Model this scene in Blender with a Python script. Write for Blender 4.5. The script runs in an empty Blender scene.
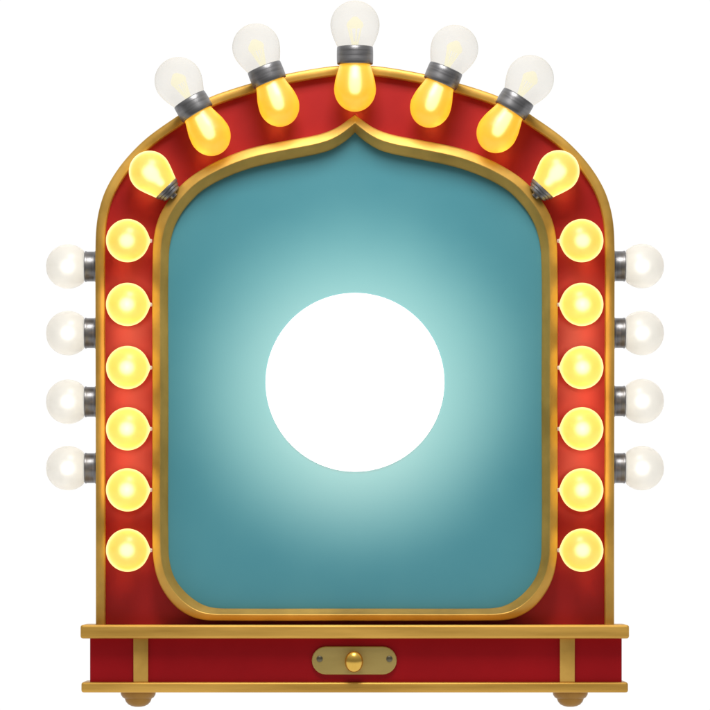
import bpy, bmesh, math
from mathutils import Vector, Matrix
from mathutils.geometry import tessellate_polygon

scene = bpy.context.scene
C = scene.collection
PI = math.pi
MM = 0.001
CX, FLOOR = 355.0, 707.0          # drawing units: 1 unit = 1 mm; x to the right, y downwards from the top


def P(x, y, depth):
    """A point of the sign from its elevation drawing (mm) and its distance behind the red front (m)."""
    return Vector(((x - CX) * MM, depth, (FLOOR - y) * MM))


# ------------------------------------------------------------------ materials
def new_mat(name):
    m = bpy.data.materials.new(name)
    m.use_nodes = True
    nt = m.node_tree
    nt.nodes.clear()
    out = nt.nodes.new('ShaderNodeOutputMaterial')
    return m, nt, out


def noise(nt, scale, detail=4.0, rough=0.55, stretch=(1, 1, 1)):
    tc = nt.nodes.new('ShaderNodeTexCoord')
    mp = nt.nodes.new('ShaderNodeMapping')
    mp.inputs['Scale'].default_value = stretch
    n = nt.nodes.new('ShaderNodeTexNoise')
    n.inputs['Scale'].default_value = scale
    n.inputs['Detail'].default_value = detail
    n.inputs['Roughness'].default_value = rough
    nt.links.new(tc.outputs['Object'], mp.inputs['Vector'])
    nt.links.new(mp.outputs['Vector'], n.inputs['Vector'])
    return n


def ramp(nt, src, stops):
    r = nt.nodes.new('ShaderNodeValToRGB')
    els = r.color_ramp.elements
    while len(els) < len(stops):
        els.new(0.5)
    for e, (p, c) in zip(els, stops):
        e.position = p
        e.color = (*c, 1.0)
    nt.links.new(src, r.inputs['Fac'])
    return r


def maprange(nt, src, lo, hi):
    r = nt.nodes.new('ShaderNodeMapRange')
    r.inputs['From Min'].default_value = 0.3
    r.inputs['From Max'].default_value = 0.7
    r.inputs['To Min'].default_value = lo
    r.inputs['To Max'].default_value = hi
    nt.links.new(src, r.inputs['Value'])
    return r


def bump(nt, src, bsdf, strength, dist=0.001):
    b = nt.nodes.new('ShaderNodeBump')
    b.inputs['Strength'].default_value = strength
    b.inputs['Distance'].default_value = dist
    nt.links.new(src, b.inputs['Height'])
    nt.links.new(b.outputs['Normal'], bsdf.inputs['Normal'])


def surface(name, dark, light, scale=18, stretch=(1, 1, 1), metallic=0.0, rough=(0.35, 0.5), bmp=0.05,
            bscale=400, coat=0.0, spec=0.5):
    m, nt, out = new_mat(name)
    b = nt.nodes.new('ShaderNodeBsdfPrincipled')
    n = noise(nt, scale, stretch=stretch)
    r = ramp(nt, n.outputs['Fac'], [(0.32, dark), (0.68, light)])
    nt.links.new(r.outputs['Color'], b.inputs['Base Color'])
    b.inputs['Metallic'].default_value = metallic
    b.inputs['Specular IOR Level'].default_value = spec
    mr = maprange(nt, n.outputs['Fac'], *rough)
    nt.links.new(mr.outputs['Result'], b.inputs['Roughness'])
    b.inputs['Coat Weight'].default_value = coat
    b.inputs['Coat Roughness'].default_value = 0.25
    if bmp:
        n2 = noise(nt, bscale, 3.0, stretch=stretch)
        bump(nt, n2.outputs['Fac'], b, bmp, 0.0006)
    nt.links.new(b.outputs['BSDF'], out.inputs['Surface'])
    return m


M = {}
M['gold'] = surface('satin_gold', (0.46, 0.255, 0.042), (0.70, 0.415, 0.088), 16, (1, 1, 1), 0.6, (0.40, 0.52), 0.10, 260)
M['brushed_gold'] = surface('brushed_gold', (0.46, 0.245, 0.036), (0.74, 0.43, 0.085), 14, (0.35, 1, 5), 0.6, (0.38, 0.52), 0.12, 120)
M['bronze'] = surface('aged_gold', (0.22, 0.105, 0.02), (0.33, 0.17, 0.035), 26, (1, 1, 1), 0.7, (0.36, 0.5), 0.1, 260)
M['plate'] = surface('dull_brass', (0.40, 0.29, 0.085), (0.50, 0.37, 0.12), 30, (0.25, 1, 1), 0.6, (0.42, 0.55), 0.1, 300)
M['knob'] = surface('polished_brass', (0.66, 0.40, 0.07), (0.76, 0.48, 0.10), 40, (1, 1, 1), 0.9, (0.22, 0.3), 0.03, 300)
M['steel'] = surface('dark_steel', (0.15, 0.15, 0.158), (0.25, 0.25, 0.263), 60, (0.4, 0.4, 6), 0.7, (0.3, 0.42), 0.1, 300)
M['screw'] = surface('dark_screw', (0.10, 0.09, 0.06), (0.17, 0.15, 0.10), 200, (1, 1, 1), 0.8, (0.35, 0.5), 0.1, 600)
M['red'] = surface('red_lacquer', (0.31, 0.006, 0.008), (0.38, 0.010, 0.011), 9, (1, 1, 1), 0.0, (0.42, 0.5), 0.04, 500, 0.0, 0.3)
M['deep_red'] = surface('deep_red_lacquer', (0.265, 0.0030, 0.006), (0.335, 0.0045, 0.008), 9, (1, 1, 1), 0.0, (0.42, 0.55), 0.04, 500, 0.0, 0.1)
M['teal'] = surface('teal_paint', (0.058, 0.282, 0.352), (0.072, 0.306, 0.370), 7, (1, 1, 1), 0.0, (0.40, 0.44), 0.03, 600, 0.0, 0.75)


def emitter(name, col, strength):
    m, nt, out = new_mat(name)
    e = nt.nodes.new('ShaderNodeEmission')
    e.inputs['Color'].default_value = (*col, 1)
    e.inputs['Strength'].default_value = strength
    nt.links.new(e.outputs['Emission'], out.inputs['Surface'])
    return m


M['lamp'] = emitter('white_lamp_glass', (1.0, 0.97, 0.93), 1.4)
M['core'] = emitter('hot_core', (1.0, 0.92, 0.70), 2.1)
M['amber_core'] = emitter('amber_core', (1.0, 0.93, 0.74), 1.9)
M['white_core'] = emitter('white_core', (1.0, 0.97, 0.9), 2.0)
M['filament'] = emitter('filament_glow', (1.0, 0.95, 0.70), 1.05)


def bulb_glass(name, col, emit, estr, rough, ior, trans=0.85, rim=None, rimcol=None):
    """Frosted bulb glass: rough transmission with the glow of the coating inside it."""
    m, nt, out = new_mat(name)
    b = nt.nodes.new('ShaderNodeBsdfPrincipled')
    n = noise(nt, 55, 3.0)
    r = ramp(nt, n.outputs['Fac'], [(0.3, tuple(c * 0.93 for c in col)), (0.7, col)])
    nt.links.new(r.outputs['Color'], b.inputs['Base Color'])
    b.inputs['Roughness'].default_value = rough
    b.inputs['IOR'].default_value = ior
    b.inputs['Transmission Weight'].default_value = trans
    # rim sheen and glass thickness painted into emission and colour by viewing angle
    lw = nt.nodes.new('ShaderNodeLayerWeight')
    lw.inputs['Blend'].default_value = 0.5
    er = ramp(nt, lw.outputs['Facing'], [(0.48, emit), (0.74, rim or emit)])
    nt.links.new(er.outputs['Color'], b.inputs['Emission Color'])
    if rimcol:
        mx = nt.nodes.new('ShaderNodeMix'); mx.data_type = 'RGBA'
        fr = ramp(nt, lw.outputs['Facing'], [(0.78, (0, 0, 0)), (0.98, (1, 1, 1))])
        nt.links.new(fr.outputs['Color'], mx.inputs[0])
        nt.links.new(r.outputs['Color'], mx.inputs[6])
        mx.inputs[7].default_value = (*rimcol, 1)
        nt.links.new(mx.outputs[2], b.inputs['Base Color'])
    b.inputs['Emission Strength'].default_value = estr
    b.inputs['Coat Weight'].default_value = 0.5
    b.inputs['Coat Roughness'].default_value = 0.30
    nt.links.new(b.outputs['BSDF'], out.inputs['Surface'])
    return m


M['yellow_glass'] = bulb_glass('yellow_bulb_glass', (1.0, 0.84, 0.30), (0.96, 0.70, 0.10), 0.39, 0.50, 1.40, 0.85, (1.5, 1.30, 0.84))
M['amber_glass'] = bulb_glass('amber_bulb_glass', (1.0, 0.76, 0.20), (1.0, 0.54, 0.008), 0.42, 0.42, 1.4, 0.85, (0.94, 0.40, 0.005))
M['frosted_glass'] = bulb_glass('frosted_bulb_glass', (0.87, 0.845, 0.785), (1.0, 0.95, 0.86), 0.08, 0.62, 1.3, 0.75, None, (0.86, 0.74, 0.62))


def clear_glass(name):
    m, nt, out = new_mat(name)
    tr = nt.nodes.new('ShaderNodeBsdfTransparent')
    tr.inputs['Color'].default_value = (0.985, 0.982, 0.975, 1)
    d0 = nt.nodes.new('ShaderNodeBsdfDiffuse')
    d0.inputs['Color'].default_value = (0.80, 0.765, 0.675, 1)
    d1 = nt.nodes.new('ShaderNodeBsdfTranslucent')
    d1.inputs['Color'].default_value = (0.82, 0.785, 0.70, 1)
    df = nt.nodes.new('ShaderNodeMixShader')
    df.inputs['Fac'].default_value = 0.6
    nt.links.new(d0.outputs['BSDF'], df.inputs[1]); nt.links.new(d1.outputs['BSDF'], df.inputs[2])
    gl = nt.nodes.new('ShaderNodeBsdfGlossy')
    gl.inputs['Roughness'].default_value = 0.06
    fw = nt.nodes.new('ShaderNodeLayerWeight')
    fw.inputs['Blend'].default_value = 0.5
    lw = nt.nodes.new('ShaderNodeMath'); lw.operation = 'POWER'
    lw.inputs[1].default_value = 7.0
    nt.links.new(fw.outputs['Facing'], lw.inputs[0])
    n = noise(nt, 40, 2.0)
    mr = maprange(nt, n.outputs['Fac'], 0.17, 0.24)
    ad = nt.nodes.new('ShaderNodeMath'); ad.operation = 'MULTIPLY_ADD'
    ad.inputs[1].default_value = 0.55
    nt.links.new(lw.outputs['Value'], ad.inputs[0])
    nt.links.new(mr.outputs['Result'], ad.inputs[2])
    m1 = nt.nodes.new('ShaderNodeMixShader')
    nt.links.new(ad.outputs['Value'], m1.inputs['Fac'])
    nt.links.new(tr.outputs['BSDF'], m1.inputs[1]); nt.links.new(df.outputs['Shader'], m1.inputs[2])
    m2 = nt.nodes.new('ShaderNodeMixShader')
    ml = nt.nodes.new('ShaderNodeMath'); ml.operation = 'MULTIPLY'; ml.inputs[1].default_value = 0.15
    nt.links.new(lw.outputs['Value'], ml.inputs[0])
    nt.links.new(ml.outputs['Value'], m2.inputs['Fac'])
    nt.links.new(m1.outputs['Shader'], m2.inputs[1]); nt.links.new(gl.outputs['BSDF'], m2.inputs[2])
    nt.links.new(m2.outputs['Shader'], out.inputs['Surface'])
    return m


M['clear_glass'] = clear_glass('clear_bulb_glass')
M['backdrop'] = emitter('self_lit_white', (1, 1, 1), 1.02)  # sweep glows by itself, so it stays pure white without shadows


# ------------------------------------------------------------------ mesh helpers
def link_mesh(name, bm, mat, parent=None, smooth=True, angle=40, label=None):
    bmesh.ops.recalc_face_normals(bm, faces=bm.faces[:])
    me = bpy.data.meshes.new(name)
    bm.to_mesh(me)
    bm.free()
    me.materials.append(mat)
    for p in me.polygons:
        p.use_smooth = smooth
    if smooth and angle:
        me.set_sharp_from_angle(angle=math.radians(angle))
    o = bpy.data.objects.new(name, me)
    C.objects.link(o)
    o.parent = parent
    if label:
        o['label'] = label
    return o


def spline(pts, per=10):
    """Centripetal Catmull-Rom through 2-D points."""
    pts = [Vector(p) for p in pts]
    ext = [2 * pts[0] - pts[1]] + pts + [2 * pts[-1] - pts[-2]]
    res = []
    for i in range(1, len(ext) - 2):
        p0, p1, p2, p3 = ext[i - 1:i + 3]
        t0 = 0.0
        t1 = t0 + max((p1 - p0).length, 1e-6) ** 0.5
        t2 = t1 + max((p2 - p1).length, 1e-6) ** 0.5
        t3 = t2 + max((p3 - p2).length, 1e-6) ** 0.5
        for k in range(per):
            t = t1 + (t2 - t1) * k / per
            a1 = p0 * ((t1 - t) / (t1 - t0)) + p1 * ((t - t0) / (t1 - t0))
            a2 = p1 * ((t2 - t) / (t2 - t1)) + p2 * ((t - t1) / (t2 - t1))
            a3 = p2 * ((t3 - t) / (t3 - t2)) + p3 * ((t - t2) / (t3 - t2))
            b1 = a1 * ((t2 - t) / (t2 - t0)) + a2 * ((t - t0) / (t2 - t0))
            b2 = a2 * ((t3 - t) / (t3 - t1)) + a3 * ((t - t1) / (t3 - t1))
            res.append(b1 * ((t2 - t) / (t2 - t1)) + b2 * ((t - t1) / (t2 - t1)))
    res.append(pts[-1])
    return res


def mirror(p):
    return Vector((2 * CX - p[0], p[1]))


def slab(name, poly, y0, y1, mat, parent, bev=0.0):
    """A flat sheet with the outline poly (drawing mm) between depths y0 (front) and y1 (back)."""
    bm = bmesh.new()
    f = [bm.verts.new(P(p[0], p[1], y0)) for p in poly]
    b = [bm.verts.new(P(p[0], p[1], y1)) for p in poly]
    n = len(poly)
    for tri in tessellate_polygon([[Vector((p[0], p[1], 0)) for p in poly]]):
        bm.faces.new([f[i] for i in tri])
        bm.faces.new([b[i] for i in tri])
    for i in range(n):
        j = (i + 1) % n
        bm.faces.new((f[i], f[j], b[j], b[i]))
    return link_mesh(name, bm, mat, parent, True, 30)


def box_mesh(x0, x1, ytop, ybot, y0, y1, bev, seg=3):
    bm = bmesh.new()
    bmesh.ops.create_cube(bm, size=1.0)
    a, b = P(x0, ybot, y0), P(x1, ytop, y1)
    for v in bm.verts:
        v.co = Vector([(a[k] + b[k]) / 2 + v.co[k] * (b[k] - a[k]) for k in range(3)])
    if bev:
        bmesh.ops.bevel(bm, geom=bm.edges[:], offset=bev, segments=seg, profile=0.6, affect='EDGES')
    return bm


def lathe_bm(profile, seg=48, bm=None, mtx=None):
    """profile: list of (radius, height) in mm, turned about the local z axis."""
    bm = bm or bmesh.new()
    mtx = mtx or Matrix.Identity(4)
    rings = []
    for r, h in profile:
        if r < 1e-6:
            rings.append([bm.verts.new(mtx @ Vector((0, 0, h * MM)))])
        else:
            rings.append([bm.verts.new(mtx @ Vector((r * MM * math.cos(2 * PI * k / seg), r * MM * math.sin(2 * PI * k / seg), h * MM)))
                          for k in range(seg)])
    for a, b in zip(rings, rings[1:]):
        for k in range(seg):
            j = (k + 1) % seg
            if len(a) == 1 and len(b) > 1:
                bm.faces.new((a[0], b[j], b[k]))
            elif len(b) == 1 and len(a) > 1:
                bm.faces.new((a[k], a[j], b[0]))
            elif len(a) > 1:
                bm.faces.new((a[k], a[j], b[j], b[k]))
    return bm


def arc(cx_h, r, a0, a1, n):
    """Profile points on a circle centred at height cx_h; angle 90 is the far pole."""
    return [(r * math.cos(math.radians(a0 + (a1 - a0) * k / n)), cx_h + r * math.sin(math.radians(a0 + (a1 - a0) * k / n)))
            for k in range(n + 1)]


def copy_tree(o, parent):
    c = o.copy()
    C.objects.link(c)
    c.parent = parent
    for ch in list(o.children):
        g = ch.copy()
        C.objects.link(g)
        g.parent = c
    return c


def aim(o, base, tip, depth0, depth1=None, roll=0.0):
    """Stand o at base with its z axis towards tip (drawing mm)."""
    a = P(base[0], base[1], depth0)
    b = P(tip[0], tip[1], depth0 if depth1 is None else depth1)
    q = (b - a).to_track_quat('Z', 'Y')
    o.rotation_mode = 'QUATERNION'
    o.rotation_quaternion = q
    o.location = a


# ------------------------------------------------------------------ the sign
sign = bpy.data.objects.new('marquee_sign', None)
C.objects.link(sign)
sign['label'] = 'red and gold arched marquee sign with globe bulbs round a teal panel'
sign['category'] = 'marquee sign'

# outline of the outer gold trim, left half from the ledge up to the crown
arch_left = [(96.2, 625), (96.2, 540), (96.0, 400), (95.8, 300), (95.8, 250), (96.6, 229), (98.8, 213.5), (104, 195.5), (111, 181),
             (121, 166), (132.5, 152.5), (146, 139.5), (159, 129.5), (174, 119.2), (192, 107.2), (212, 97), (231, 90.2), (250, 84.3),
             (270, 78.5), (288, 74.3), (316, 69.2), (338, 66.4), (355, 65.6)]
half = spline(arch_left, 6)
outer = half + [mirror(p) for p in reversed(half[:-1])]


def offset(path, d):
    res = []
    n = len(path)
    for i in range(n):
        t = (path[min(i + 1, n - 1)] - path[max(i - 1, 0)]).normalized()
        nrm = Vector((-t.y, t.x))
        res.append(path[i] + nrm * d)
    return res


def sweep(name, sections, mat, parent, closed=False, angle=35):
    """sections: list of profiles, each a list of (x, y, depth)."""
    bm = bmesh.new()
    rows = [[bm.verts.new(P(*p)) for p in s] for s in sections]
    m = len(rows[0])
    n = len(rows)
    for i in range(n if closed else n - 1):
        a, b = rows[i], rows[(i + 1) % n]
        for k in range(m):
            j = (k + 1) % m
            bm.faces.new((a[k], a[j], b[j], b[k]))
    if not closed:
        bm.faces.new(rows[0])
        bm.faces.new(list(reversed(rows[-1])))
    return link_mesh(name, bm, mat, parent, True, angle)


TW = 9.6
prof = [(0, 0.034), (0, -0.0075), (0.35, -0.0086), (1.2, -0.0094), (3.0, -0.0098), (4.8, -0.0100), (6.6, -0.0099), (8.6, -0.0095), (TW - 0.25, -0.0087), (TW, -0.0076), (TW, 0.034)]
offs = {d: offset(outer, d) for d in {p[0] for p in prof}}
sections = [[(offs[d][i].x, offs[d][i].y, dep) for d, dep in prof] for i in range(len(outer))]
sweep('outer_trim', sections, M['gold'], sign)

panel_line = offset(outer, TW - 0.15)
slab('back_board', panel_line, 0.0, 0.030, M['red'], sign)

# the cusped gold moulding round the teal panel: matched points on its outer and inner edges
pairs = [((355, 115.2), (355, 132)), ((348.4, 119.6), (349.6, 137.3)), ((339.8, 125.9), (341.8, 143.2)), ((330, 130.8), (331.2, 149.3)),
         ((316, 135.2), (318, 153.4)), ((288, 140.5), (291, 158.8)), ((260, 146), (264, 164.4)), ((245, 150), (250, 168)),
         ((227, 156.8), (233.5, 173.8)), ((208, 166), (216, 181.8)), ((191.5, 176.4), (201.5, 190.8)), ((180.5, 186), (192, 199.8)),
         ((168, 201), (182.5, 211.5)), ((158.3, 219), (174.5, 226.5)), ((153.8, 239), (169.8, 244.5)), ((152.6, 262), (168.4, 264)),
         ((152.5, 400), (168.3, 400)), ((152.4, 538), (168.2, 538)), ((153.2, 557), (169.2, 560)), ((157, 577), (174.3, 577.5)),
         ((165.6, 594.5), (184.5, 591.5)), ((178, 608.5), (197, 601.6)), ((193, 617.2), (208, 606.6)), ((206, 620.2), (218, 608.2)),
         ((228, 620.8), (236, 608.6)), ((355, 621), (355, 608.6))]
def eased(p, k):      # the moulding stands proud of the board: draw it a touch smaller than its face-on outline
    return (CX + (p[0] - CX) * (1 - k), FLOOR - 150 + (p[1] - FLOOR + 150) * (1 - k))


co = spline([eased(p[0], 0.0030) for p in pairs], 6)
ci = spline([eased(p[1], 0.0020) for p in pairs], 6)
co = co[:-1] + [mirror(p) for p in reversed(co[1:])]
ci = ci[:-1] + [mirror(p) for p in reversed(ci[1:])]
mould = [(0.0, 0.0008), (0.0, -0.0175), (0.03, -0.0187), (0.09, -0.0196), (0.46, -0.0228), (0.50, -0.0230), (0.54, -0.0226),
         (0.90, -0.0115), (0.97, -0.0100), (1.0, -0.0088), (1.0, 0.0008)]
rows = []
for a, b in zip(co, ci):
    rows.append([(a.x + (b.x - a.x) * t, a.y + (b.y - a.y) * t, d) for t, d in mould])
sweep('inner_moulding', rows, M['gold'], sign, closed=True, angle=28)

inset = [a + (b - a) * 0.93 for a, b in zip(co, ci)]
slab('teal_panel', inset, -0.0040, -0.0006, M['teal'], sign)

# round white lamp on the teal panel
R = 89.4
bm = lathe_bm([(0, 0), (R, 0), (R, 0.8)] + [(R * math.cos(t), 0.8 + 2.2 * math.sin(t)) for t in [PI / 2 * k / 20 for k in range(1, 20)]] + [(0, 3)], 96)
lamp = link_mesh('round_lamp', bm, M['lamp'], sign, True, 60)
aim(lamp, (355, 382.5), (355, 382.5), -0.0042, -1.0)

# ------------------------------------------------------------------ base with ledge, drawer front, stiles and feet
link_mesh('upper_ledge', box_mesh(82.3, 627.3, 624.4, 638.0, -0.0350, 0.054, 0.0028), M['brushed_gold'], sign)
link_mesh('lower_ledge', box_mesh(82.8, 626.6, 681.6, 691.8, -0.0285, 0.054, 0.0026), M['brushed_gold'], sign)
link_mesh('drawer_box', box_mesh(91.2, 620.6, 637.8, 681.8, -0.0220, 0.050, 0.0008), M['deep_red'], sign)
for x0, x1 in ((134.4, 149.2), (558.8, 573.8)):
    link_mesh('stile', box_mesh(x0, x1, 637.9, 681.7, -0.0252, -0.0212, 0.0008), M['gold'], sign)

foot_prof = [(0, 15.2), (17.5, 15.2), (17.6, 13.8), (17.2, 12.0), (15.6, 9.6), (13.4, 8.2), (13.2, 7.4), (12.2, 5.0), (9.8, 2.4),
             (6.5, 0.8), (3, 0.1), (0, 0)]
foot = link_mesh('foot', lathe_bm(foot_prof, 48), M['bronze'], sign)
foot.location = P(138, 707, 0.004)
f2 = copy_tree(foot, sign)
f2.location = P(570.5, 707, 0.004)

# latch plate with its knob and two screws
pl = []
hw, hh = 42.4, 14.1
for k in range(13):
    a = -PI / 2 + PI * k / 12
    pl.append((354.3 + hw - hh + hh * math.cos(a), 660.0 + hh * math.sin(a)))
for k in range(13):
    a = PI / 2 + PI * k / 12
    pl.append((354.3 - hw + hh + hh * math.cos(a), 660.0 + hh * math.sin(a)))
bm = bmesh.new()
rings = []
for s, dep in ((0.0, -0.0218), (0.0, -0.0242), (0.35, -0.0250), (1.0, -0.0254)):
    ring = []
    for p in pl:
        v = Vector((p[0] - 354.3, p[1] - 660.0))
        cxx = max(-hw + hh, min(hw - hh, v.x))
        d = Vector((v.x - cxx, v.y)).normalized()
        q = v - d * s
        ring.append(bm.verts.new(P(354.3 + q.x, 660.0 + q.y, dep)))
    rings.append(ring)
for a, b in zip(rings, rings[1:]):
    for k in range(len(a)):
        j = (k + 1) % len(a)
        bm.faces.new((a[k], a[j], b[j], b[k]))
bm.faces.new(rings[-1])
plate = link_mesh('latch_plate', bm, M['plate'], sign, True, 25)
knob = link_mesh('knob', lathe_bm([(0, -1), (6.0, -1), (5.6, 2.0), (6.6, 4.0)] + [(9.3 * math.cos(t), 9 + 6.6 * math.sin(t)) for t in
                                   [-0.75 + (PI / 2 + 0.75) * k / 14 for k in range(14)]] + [(0, 15.6)], 40), M['knob'], plate)
knob.rotation_euler = (PI / 2, 0, 0)
knob.scale = (1, 1.14, 1)
knob.location = P(354, 661, -0.0252)
for x in (319.8, 389.2):
    bm = lathe_bm([(0, -0.5), (3.2, -0.5), (3.1, 0.5), (2.4, 1.0), (0, 1.2)], 24)
    s = link_mesh('screw', bm, M['screw'], plate)
    s.rotation_euler = (PI / 2, 0, 0)
    s.location = P(x, 658.4, -0.0254)

# ------------------------------------------------------------------ bulbs
# 1. twin bulbs over the crown: steel collar, clear globe above, amber globe below (local z up, origin at the collar's middle)
collar_prof = [(0, -9), (16.6, -9), (17.5, -8.7), (17.9, -8.0), (18.1, -4.0), (18.15, 0), (18.1, 4.0), (17.9, 8.0), (17.5, 8.7), (16.6, 9), (0, 9)]
clear_prof = [(17.2, 8.4), (18.9, 11.8), (20.8, 16.0), (22.6, 20.8), (23.9, 25.8)] + arc(30.3, 24.4, 0, 90, 18)
amber_prof = [(15.4, -8.5), (15.8, -11), (17.6, -17), (19.6, -24)] + [(20.8 * math.cos(math.radians(a)), -33.5 + 22.3 * math.sin(math.radians(a)))
                                                                     for a in [10, 0, -10, -20, -30, -40, -50, -60, -70, -80, -90]]


def soft(profile, per=4):
    return [(max(0.0, p.x), p.y) for p in spline(profile, per)]


twin = link_mesh('bulb_collar', lathe_bm(collar_prof, 56), M['steel'], sign, True, 50, 'grey steel collar joining a clear globe and an amber globe')
link_mesh('clear_globe', lathe_bm(soft(clear_prof), 56), M['clear_glass'], twin, True, 0)
link_mesh('amber_globe', lathe_bm(soft(amber_prof), 56), M['amber_glass'], twin, True, 0)
link_mesh('amber_filament', lathe_bm(soft([(0, -12), (3.0, -12.5), (3.8, -18), (4.3, -28), (3.8, -34), (2.2, -36.5), (0, -37)], 3), 24), M['amber_core'], twin, True, 0)
bm = bmesh.new()
lathe_bm([(0, 8), (4.0, 8), (3.2, 12), (1.6, 14), (0, 14.2)], 20, bm)
for k in range(7):
    a = 2 * PI * k / 7
    top = Vector((7.0 * math.cos(a), 7.0 * math.sin(a), 29)) * MM
    bot = Vector((2.6 * math.cos(a), 2.6 * math.sin(a), 11)) * MM
    q = (top - bot).to_track_quat('Z', 'Y').to_matrix().to_4x4()
    q.translation = bot
    L = (top - bot).length / MM
    lathe_bm([(0, 0), (0.75, 0), (0.75, L), (0, L)], 8, bm, q)
lathe_bm(soft([(0, 27.5), (7.5, 28), (8.4, 30), (7.2, 33.5), (4.2, 36.5), (2.2, 38.5), (0, 39)], 3), 28, bm)
link_mesh('filament', bm, M['filament'], twin, True, 40)

twin_spots = [((194.3, 107.4), (180.0, 83.1), 0.97), ((267.4, 76.0), (256.4, 48.0), 0.97), ((355.0, 56.9), (355.0, 26), 1.0),
              ((442.6, 77.2), (453.9, 50.0), 0.97), ((513.6, 105.0), (529.0, 80.3), 0.97)]
for i, (c, g, s) in enumerate(twin_spots):
    o = twin if i == 0 else copy_tree(twin, sign)
    aim(o, (c[0], c[1] + 1.5), (g[0], g[1] + 1.5), -0.0278)
    o.scale = (s, s, s)

# 2. yellow globe bulbs lying on the red board, their tips set into the gold moulding (local z from globe to tip)
yel_prof = [(0, -21.4)] + [(21.5 * math.cos(math.radians(a)), 21.4 * math.sin(math.radians(a))) for a in range(-80, 41, 10)] + \
           [(13.6, 16.6), (9.6, 19.2), (5.4, 21.2), (2.2, 22.5)]
yb = link_mesh('yellow_bulb', lathe_bm(soft(yel_prof, 3), 48), M['yellow_glass'], sign, True, 0, 'glowing yellow globe bulb on the red upright')
link_mesh('glow_core', lathe_bm([(5.0 * math.cos(math.radians(a)) + 1e-9, -0.5 + 5.2 * math.sin(math.radians(a))) for a in range(-90, 91, 10)], 28),
          M['core'], yb, True, 0)
link_mesh('bulb_tip', lathe_bm([(0, 21.8), (1.9, 22.2), (2.0, 23.6), (1.6, 24.6), (0, 24.8)], 20), M['frosted_glass'], yb)
first = True
for side in (-1, 1):
    for y in (241.3, 304.8, 367.6, 428.6, 489.4, 549.4):
        o = yb if first else copy_tree(yb, sign)
        first = False
        x = 128.6 if side < 0 else 580.8
        aim(o, (x, y + 0.8), (x - side * 24, y + 0.8), -0.0238, -0.0188)

# 3. pear-shaped bulbs at the two shoulders, on short steel sockets
pear_prof = [(0, -21)] + [(20.9 * math.cos(math.radians(a)), 21.0 * math.sin(math.radians(a))) for a in range(-80, 21, 10)] + \
            [(17.6, 13.0), (15.3, 18.8), (13.6, 23.2)]
pb = link_mesh('pear_bulb', lathe_bm(soft(pear_prof, 3), 48), M['yellow_glass'], sign, True, 0, 'glowing pale yellow pear-shaped bulb at the curved shoulder')
link_mesh('glow_core', lathe_bm(soft([(0, -5), (3.6, -4.2), (5.2, 0), (4.8, 4), (2.8, 9), (1.8, 16), (0, 17)], 3), 24), M['core'], pb, True, 0)
link_mesh('socket', lathe_bm([(0, 22.2), (13.8, 22.2), (14.0, 23.2), (13.4, 25.4), (12.2, 26.0), (12.2, 28.0), (10.6, 28.6), (10.4, 31), (8, 32), (4.2, 32.4),
                              (3.8, 35.0), (0, 35.6)], 40), M['steel'], pb)
for i, (c, t) in enumerate([((150.8, 173.6), (172.2, 195.2)), ((557.6, 173.0), (537.4, 194.6))]):
    o = pb if i == 0 else copy_tree(pb, sign)
    aim(o, c, t, -0.0232, -0.0212)

# 4. frosted white bulbs on steel sockets along both outer edges (local z from socket to globe)
fr_prof = [(12.6, 11), (13.6, 12.6)] + [(22.3 * math.cos(math.radians(a)), 28.6 + 22.2 * math.sin(math.radians(a))) for a in range(-44, 91, 8)]
fr_prof[-1] = (0, 50.8)
fb = link_mesh('frosted_bulb', lathe_bm(soft(fr_prof, 2), 48), M['frosted_glass'], sign, True, 0, 'frosted white globe bulb on the outer edge')
link_mesh('socket', lathe_bm([(0, -0.4), (15.6, -0.4), (15.6, 1.4), (15.0, 2.0), (15.0, 9.6), (15.4, 10.2), (15.4, 11.6), (14.4, 12.2), (0, 12.2)], 44), M['steel'], fb)
link_mesh('glow_core', lathe_bm([(5.2 * math.cos(math.radians(a)) + 1e-9, 29 + 5.2 * math.sin(math.radians(a))) for a in range(-90, 91, 10)], 24), M['white_core'], fb, True, 0)
first = True
for side, ys in ((-1, (265.8, 332.6, 401.4, 467.9)), (1, (265.4, 332.5, 400.8, 467.9))):
    for y in ys:
        o = fb if first else copy_tree(fb, sign)
        first = False
        x = 96.0 if side < 0 else 614.0
        aim(o, (x, y), (x + side * 40, y), 0.0125)

# ------------------------------------------------------------------ self-lit white sweep added under and behind the sign
bm = bmesh.new()
line = [(-0.5, 0.0), (0.4, 0.0)] + [(0.4 + 0.5 * math.sin(t), 0.5 - 0.5 * math.cos(t)) for t in [PI / 2 * k / 12 for k in range(1, 13)]] + [(0.9, 2.6)]
prev = None
for y, z in line:
    cur = (bm.verts.new((-2.4, y, z - 0.0002)), bm.verts.new((2.4, y, z - 0.0002)))
    if prev:
        bm.faces.new((prev[0], prev[1], cur[1], cur[0]))
    prev = cur
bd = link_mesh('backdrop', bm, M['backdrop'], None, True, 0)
bd['kind'] = 'structure'

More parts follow.
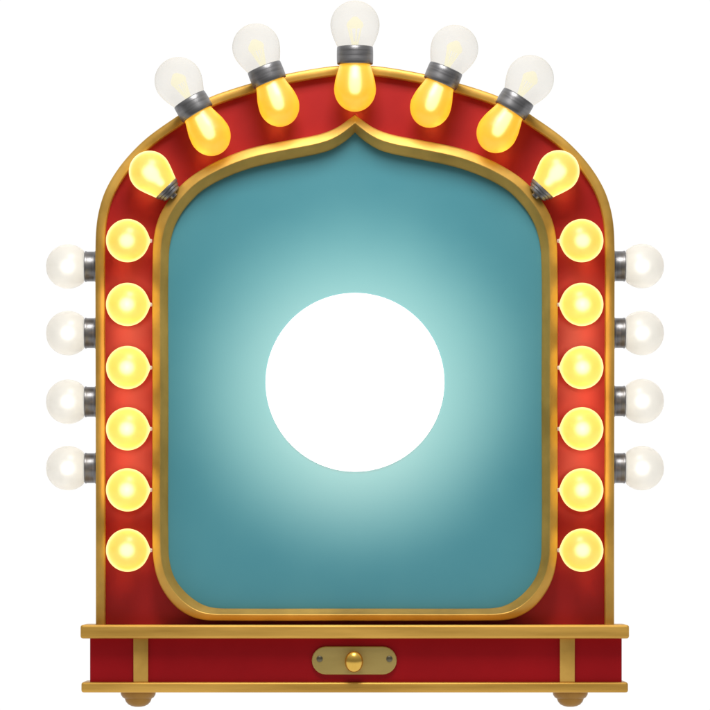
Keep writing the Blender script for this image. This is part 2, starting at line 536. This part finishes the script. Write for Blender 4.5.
# ------------------------------------------------------------------ light
w = bpy.data.worlds.new('World')
scene.world = w
w.use_nodes = True
nt = w.node_tree
nt.nodes.clear()
out = nt.nodes.new('ShaderNodeOutputWorld')
bg = nt.nodes.new('ShaderNodeBackground')
tc = nt.nodes.new('ShaderNodeTexCoord')
sp = nt.nodes.new('ShaderNodeSeparateXYZ')
nt.links.new(tc.outputs['Generated'], sp.inputs['Vector'])
mr = nt.nodes.new('ShaderNodeMapRange')
mr.inputs['From Min'].default_value = -1
mr.inputs['From Max'].default_value = 1
nt.links.new(sp.outputs['Z'], mr.inputs['Value'])
rp = ramp(nt, mr.outputs['Result'], [(0.0, (0.03, 0.026, 0.022)), (0.44, (0.13, 0.125, 0.12)), (0.62, (0.40, 0.40, 0.40)), (1.0, (1.3, 1.3, 1.3))])
nt.links.new(rp.outputs['Color'], bg.inputs['Color'])
bg.inputs['Strength'].default_value = 0.6
nt.links.new(bg.outputs['Background'], out.inputs['Surface'])


def area(name, loc, target, size, power, col=(1, 1, 1), sy=None):
    l = bpy.data.lights.new(name, 'AREA')
    l.energy = power
    l.color = col
    l.size = size
    if sy:
        l.shape = 'RECTANGLE'
        l.size_y = sy
    o = bpy.data.objects.new(name, l)
    C.objects.link(o)
    o.location = loc
    o.rotation_euler = (Vector(target) - Vector(loc)).to_track_quat('-Z', 'Y').to_euler()
    return o


area('key_lamp', (0.0, -0.60, 1.20), (0, 0, 0.40), 0.42, 10.0, (1.0, 0.97, 0.92))
sl = bpy.data.lights.new('added_halo_spot', 'SPOT')      # added unseen spot, stands in for the disc's halo on the teal panel
sl.energy = 13.5
sl.color = (1.0, 0.90, 0.68)
sl.spot_size = math.radians(36.5)
sl.spot_blend = 1.0
sl.shadow_soft_size = 0.02
so = bpy.data.objects.new('added_halo_spot', sl)
C.objects.link(so)
so.location = (0, -0.62, (FLOOR - 382.5) * MM)
so.rotation_euler = (PI / 2, 0, 0)

for side in (-1, 1):        # added unseen warm strips, standing in for the glow of the bulb columns
    st = area('added_column_glow', (side * 0.226, -0.13, 0.315), (side * 0.226, 0, 0.315), 0.02, 0.029, (1.0, 0.64, 0.36), 0.22)
    st.data.spread = math.radians(32)

# ------------------------------------------------------------------ camera and output
cam = bpy.data.cameras.new('camera')
co_ = bpy.data.objects.new('camera', cam)
C.objects.link(co_)
D = 5.0
CAM_Z = 0.15
co_.location = (0, -D, CAM_Z)
cam.shift_y = ((FLOOR - 355) * MM - CAM_Z) / 0.710
co_.rotation_euler = (PI / 2, 0, 0)
cam.sensor_width = 36
cam.lens = 36 * D / 0.710
cam.clip_start = 0.1
cam.clip_end = 100
scene.camera = co_
scene.render.engine = 'CYCLES'
scene.cycles.max_bounces = 10
scene.cycles.transparent_max_bounces = 16
scene.render.resolution_x = 1024
scene.render.resolution_y = 1024
scene.view_settings.view_transform = 'Standard'
scene.view_settings.look = 'None'
scene.view_settings.exposure = 0
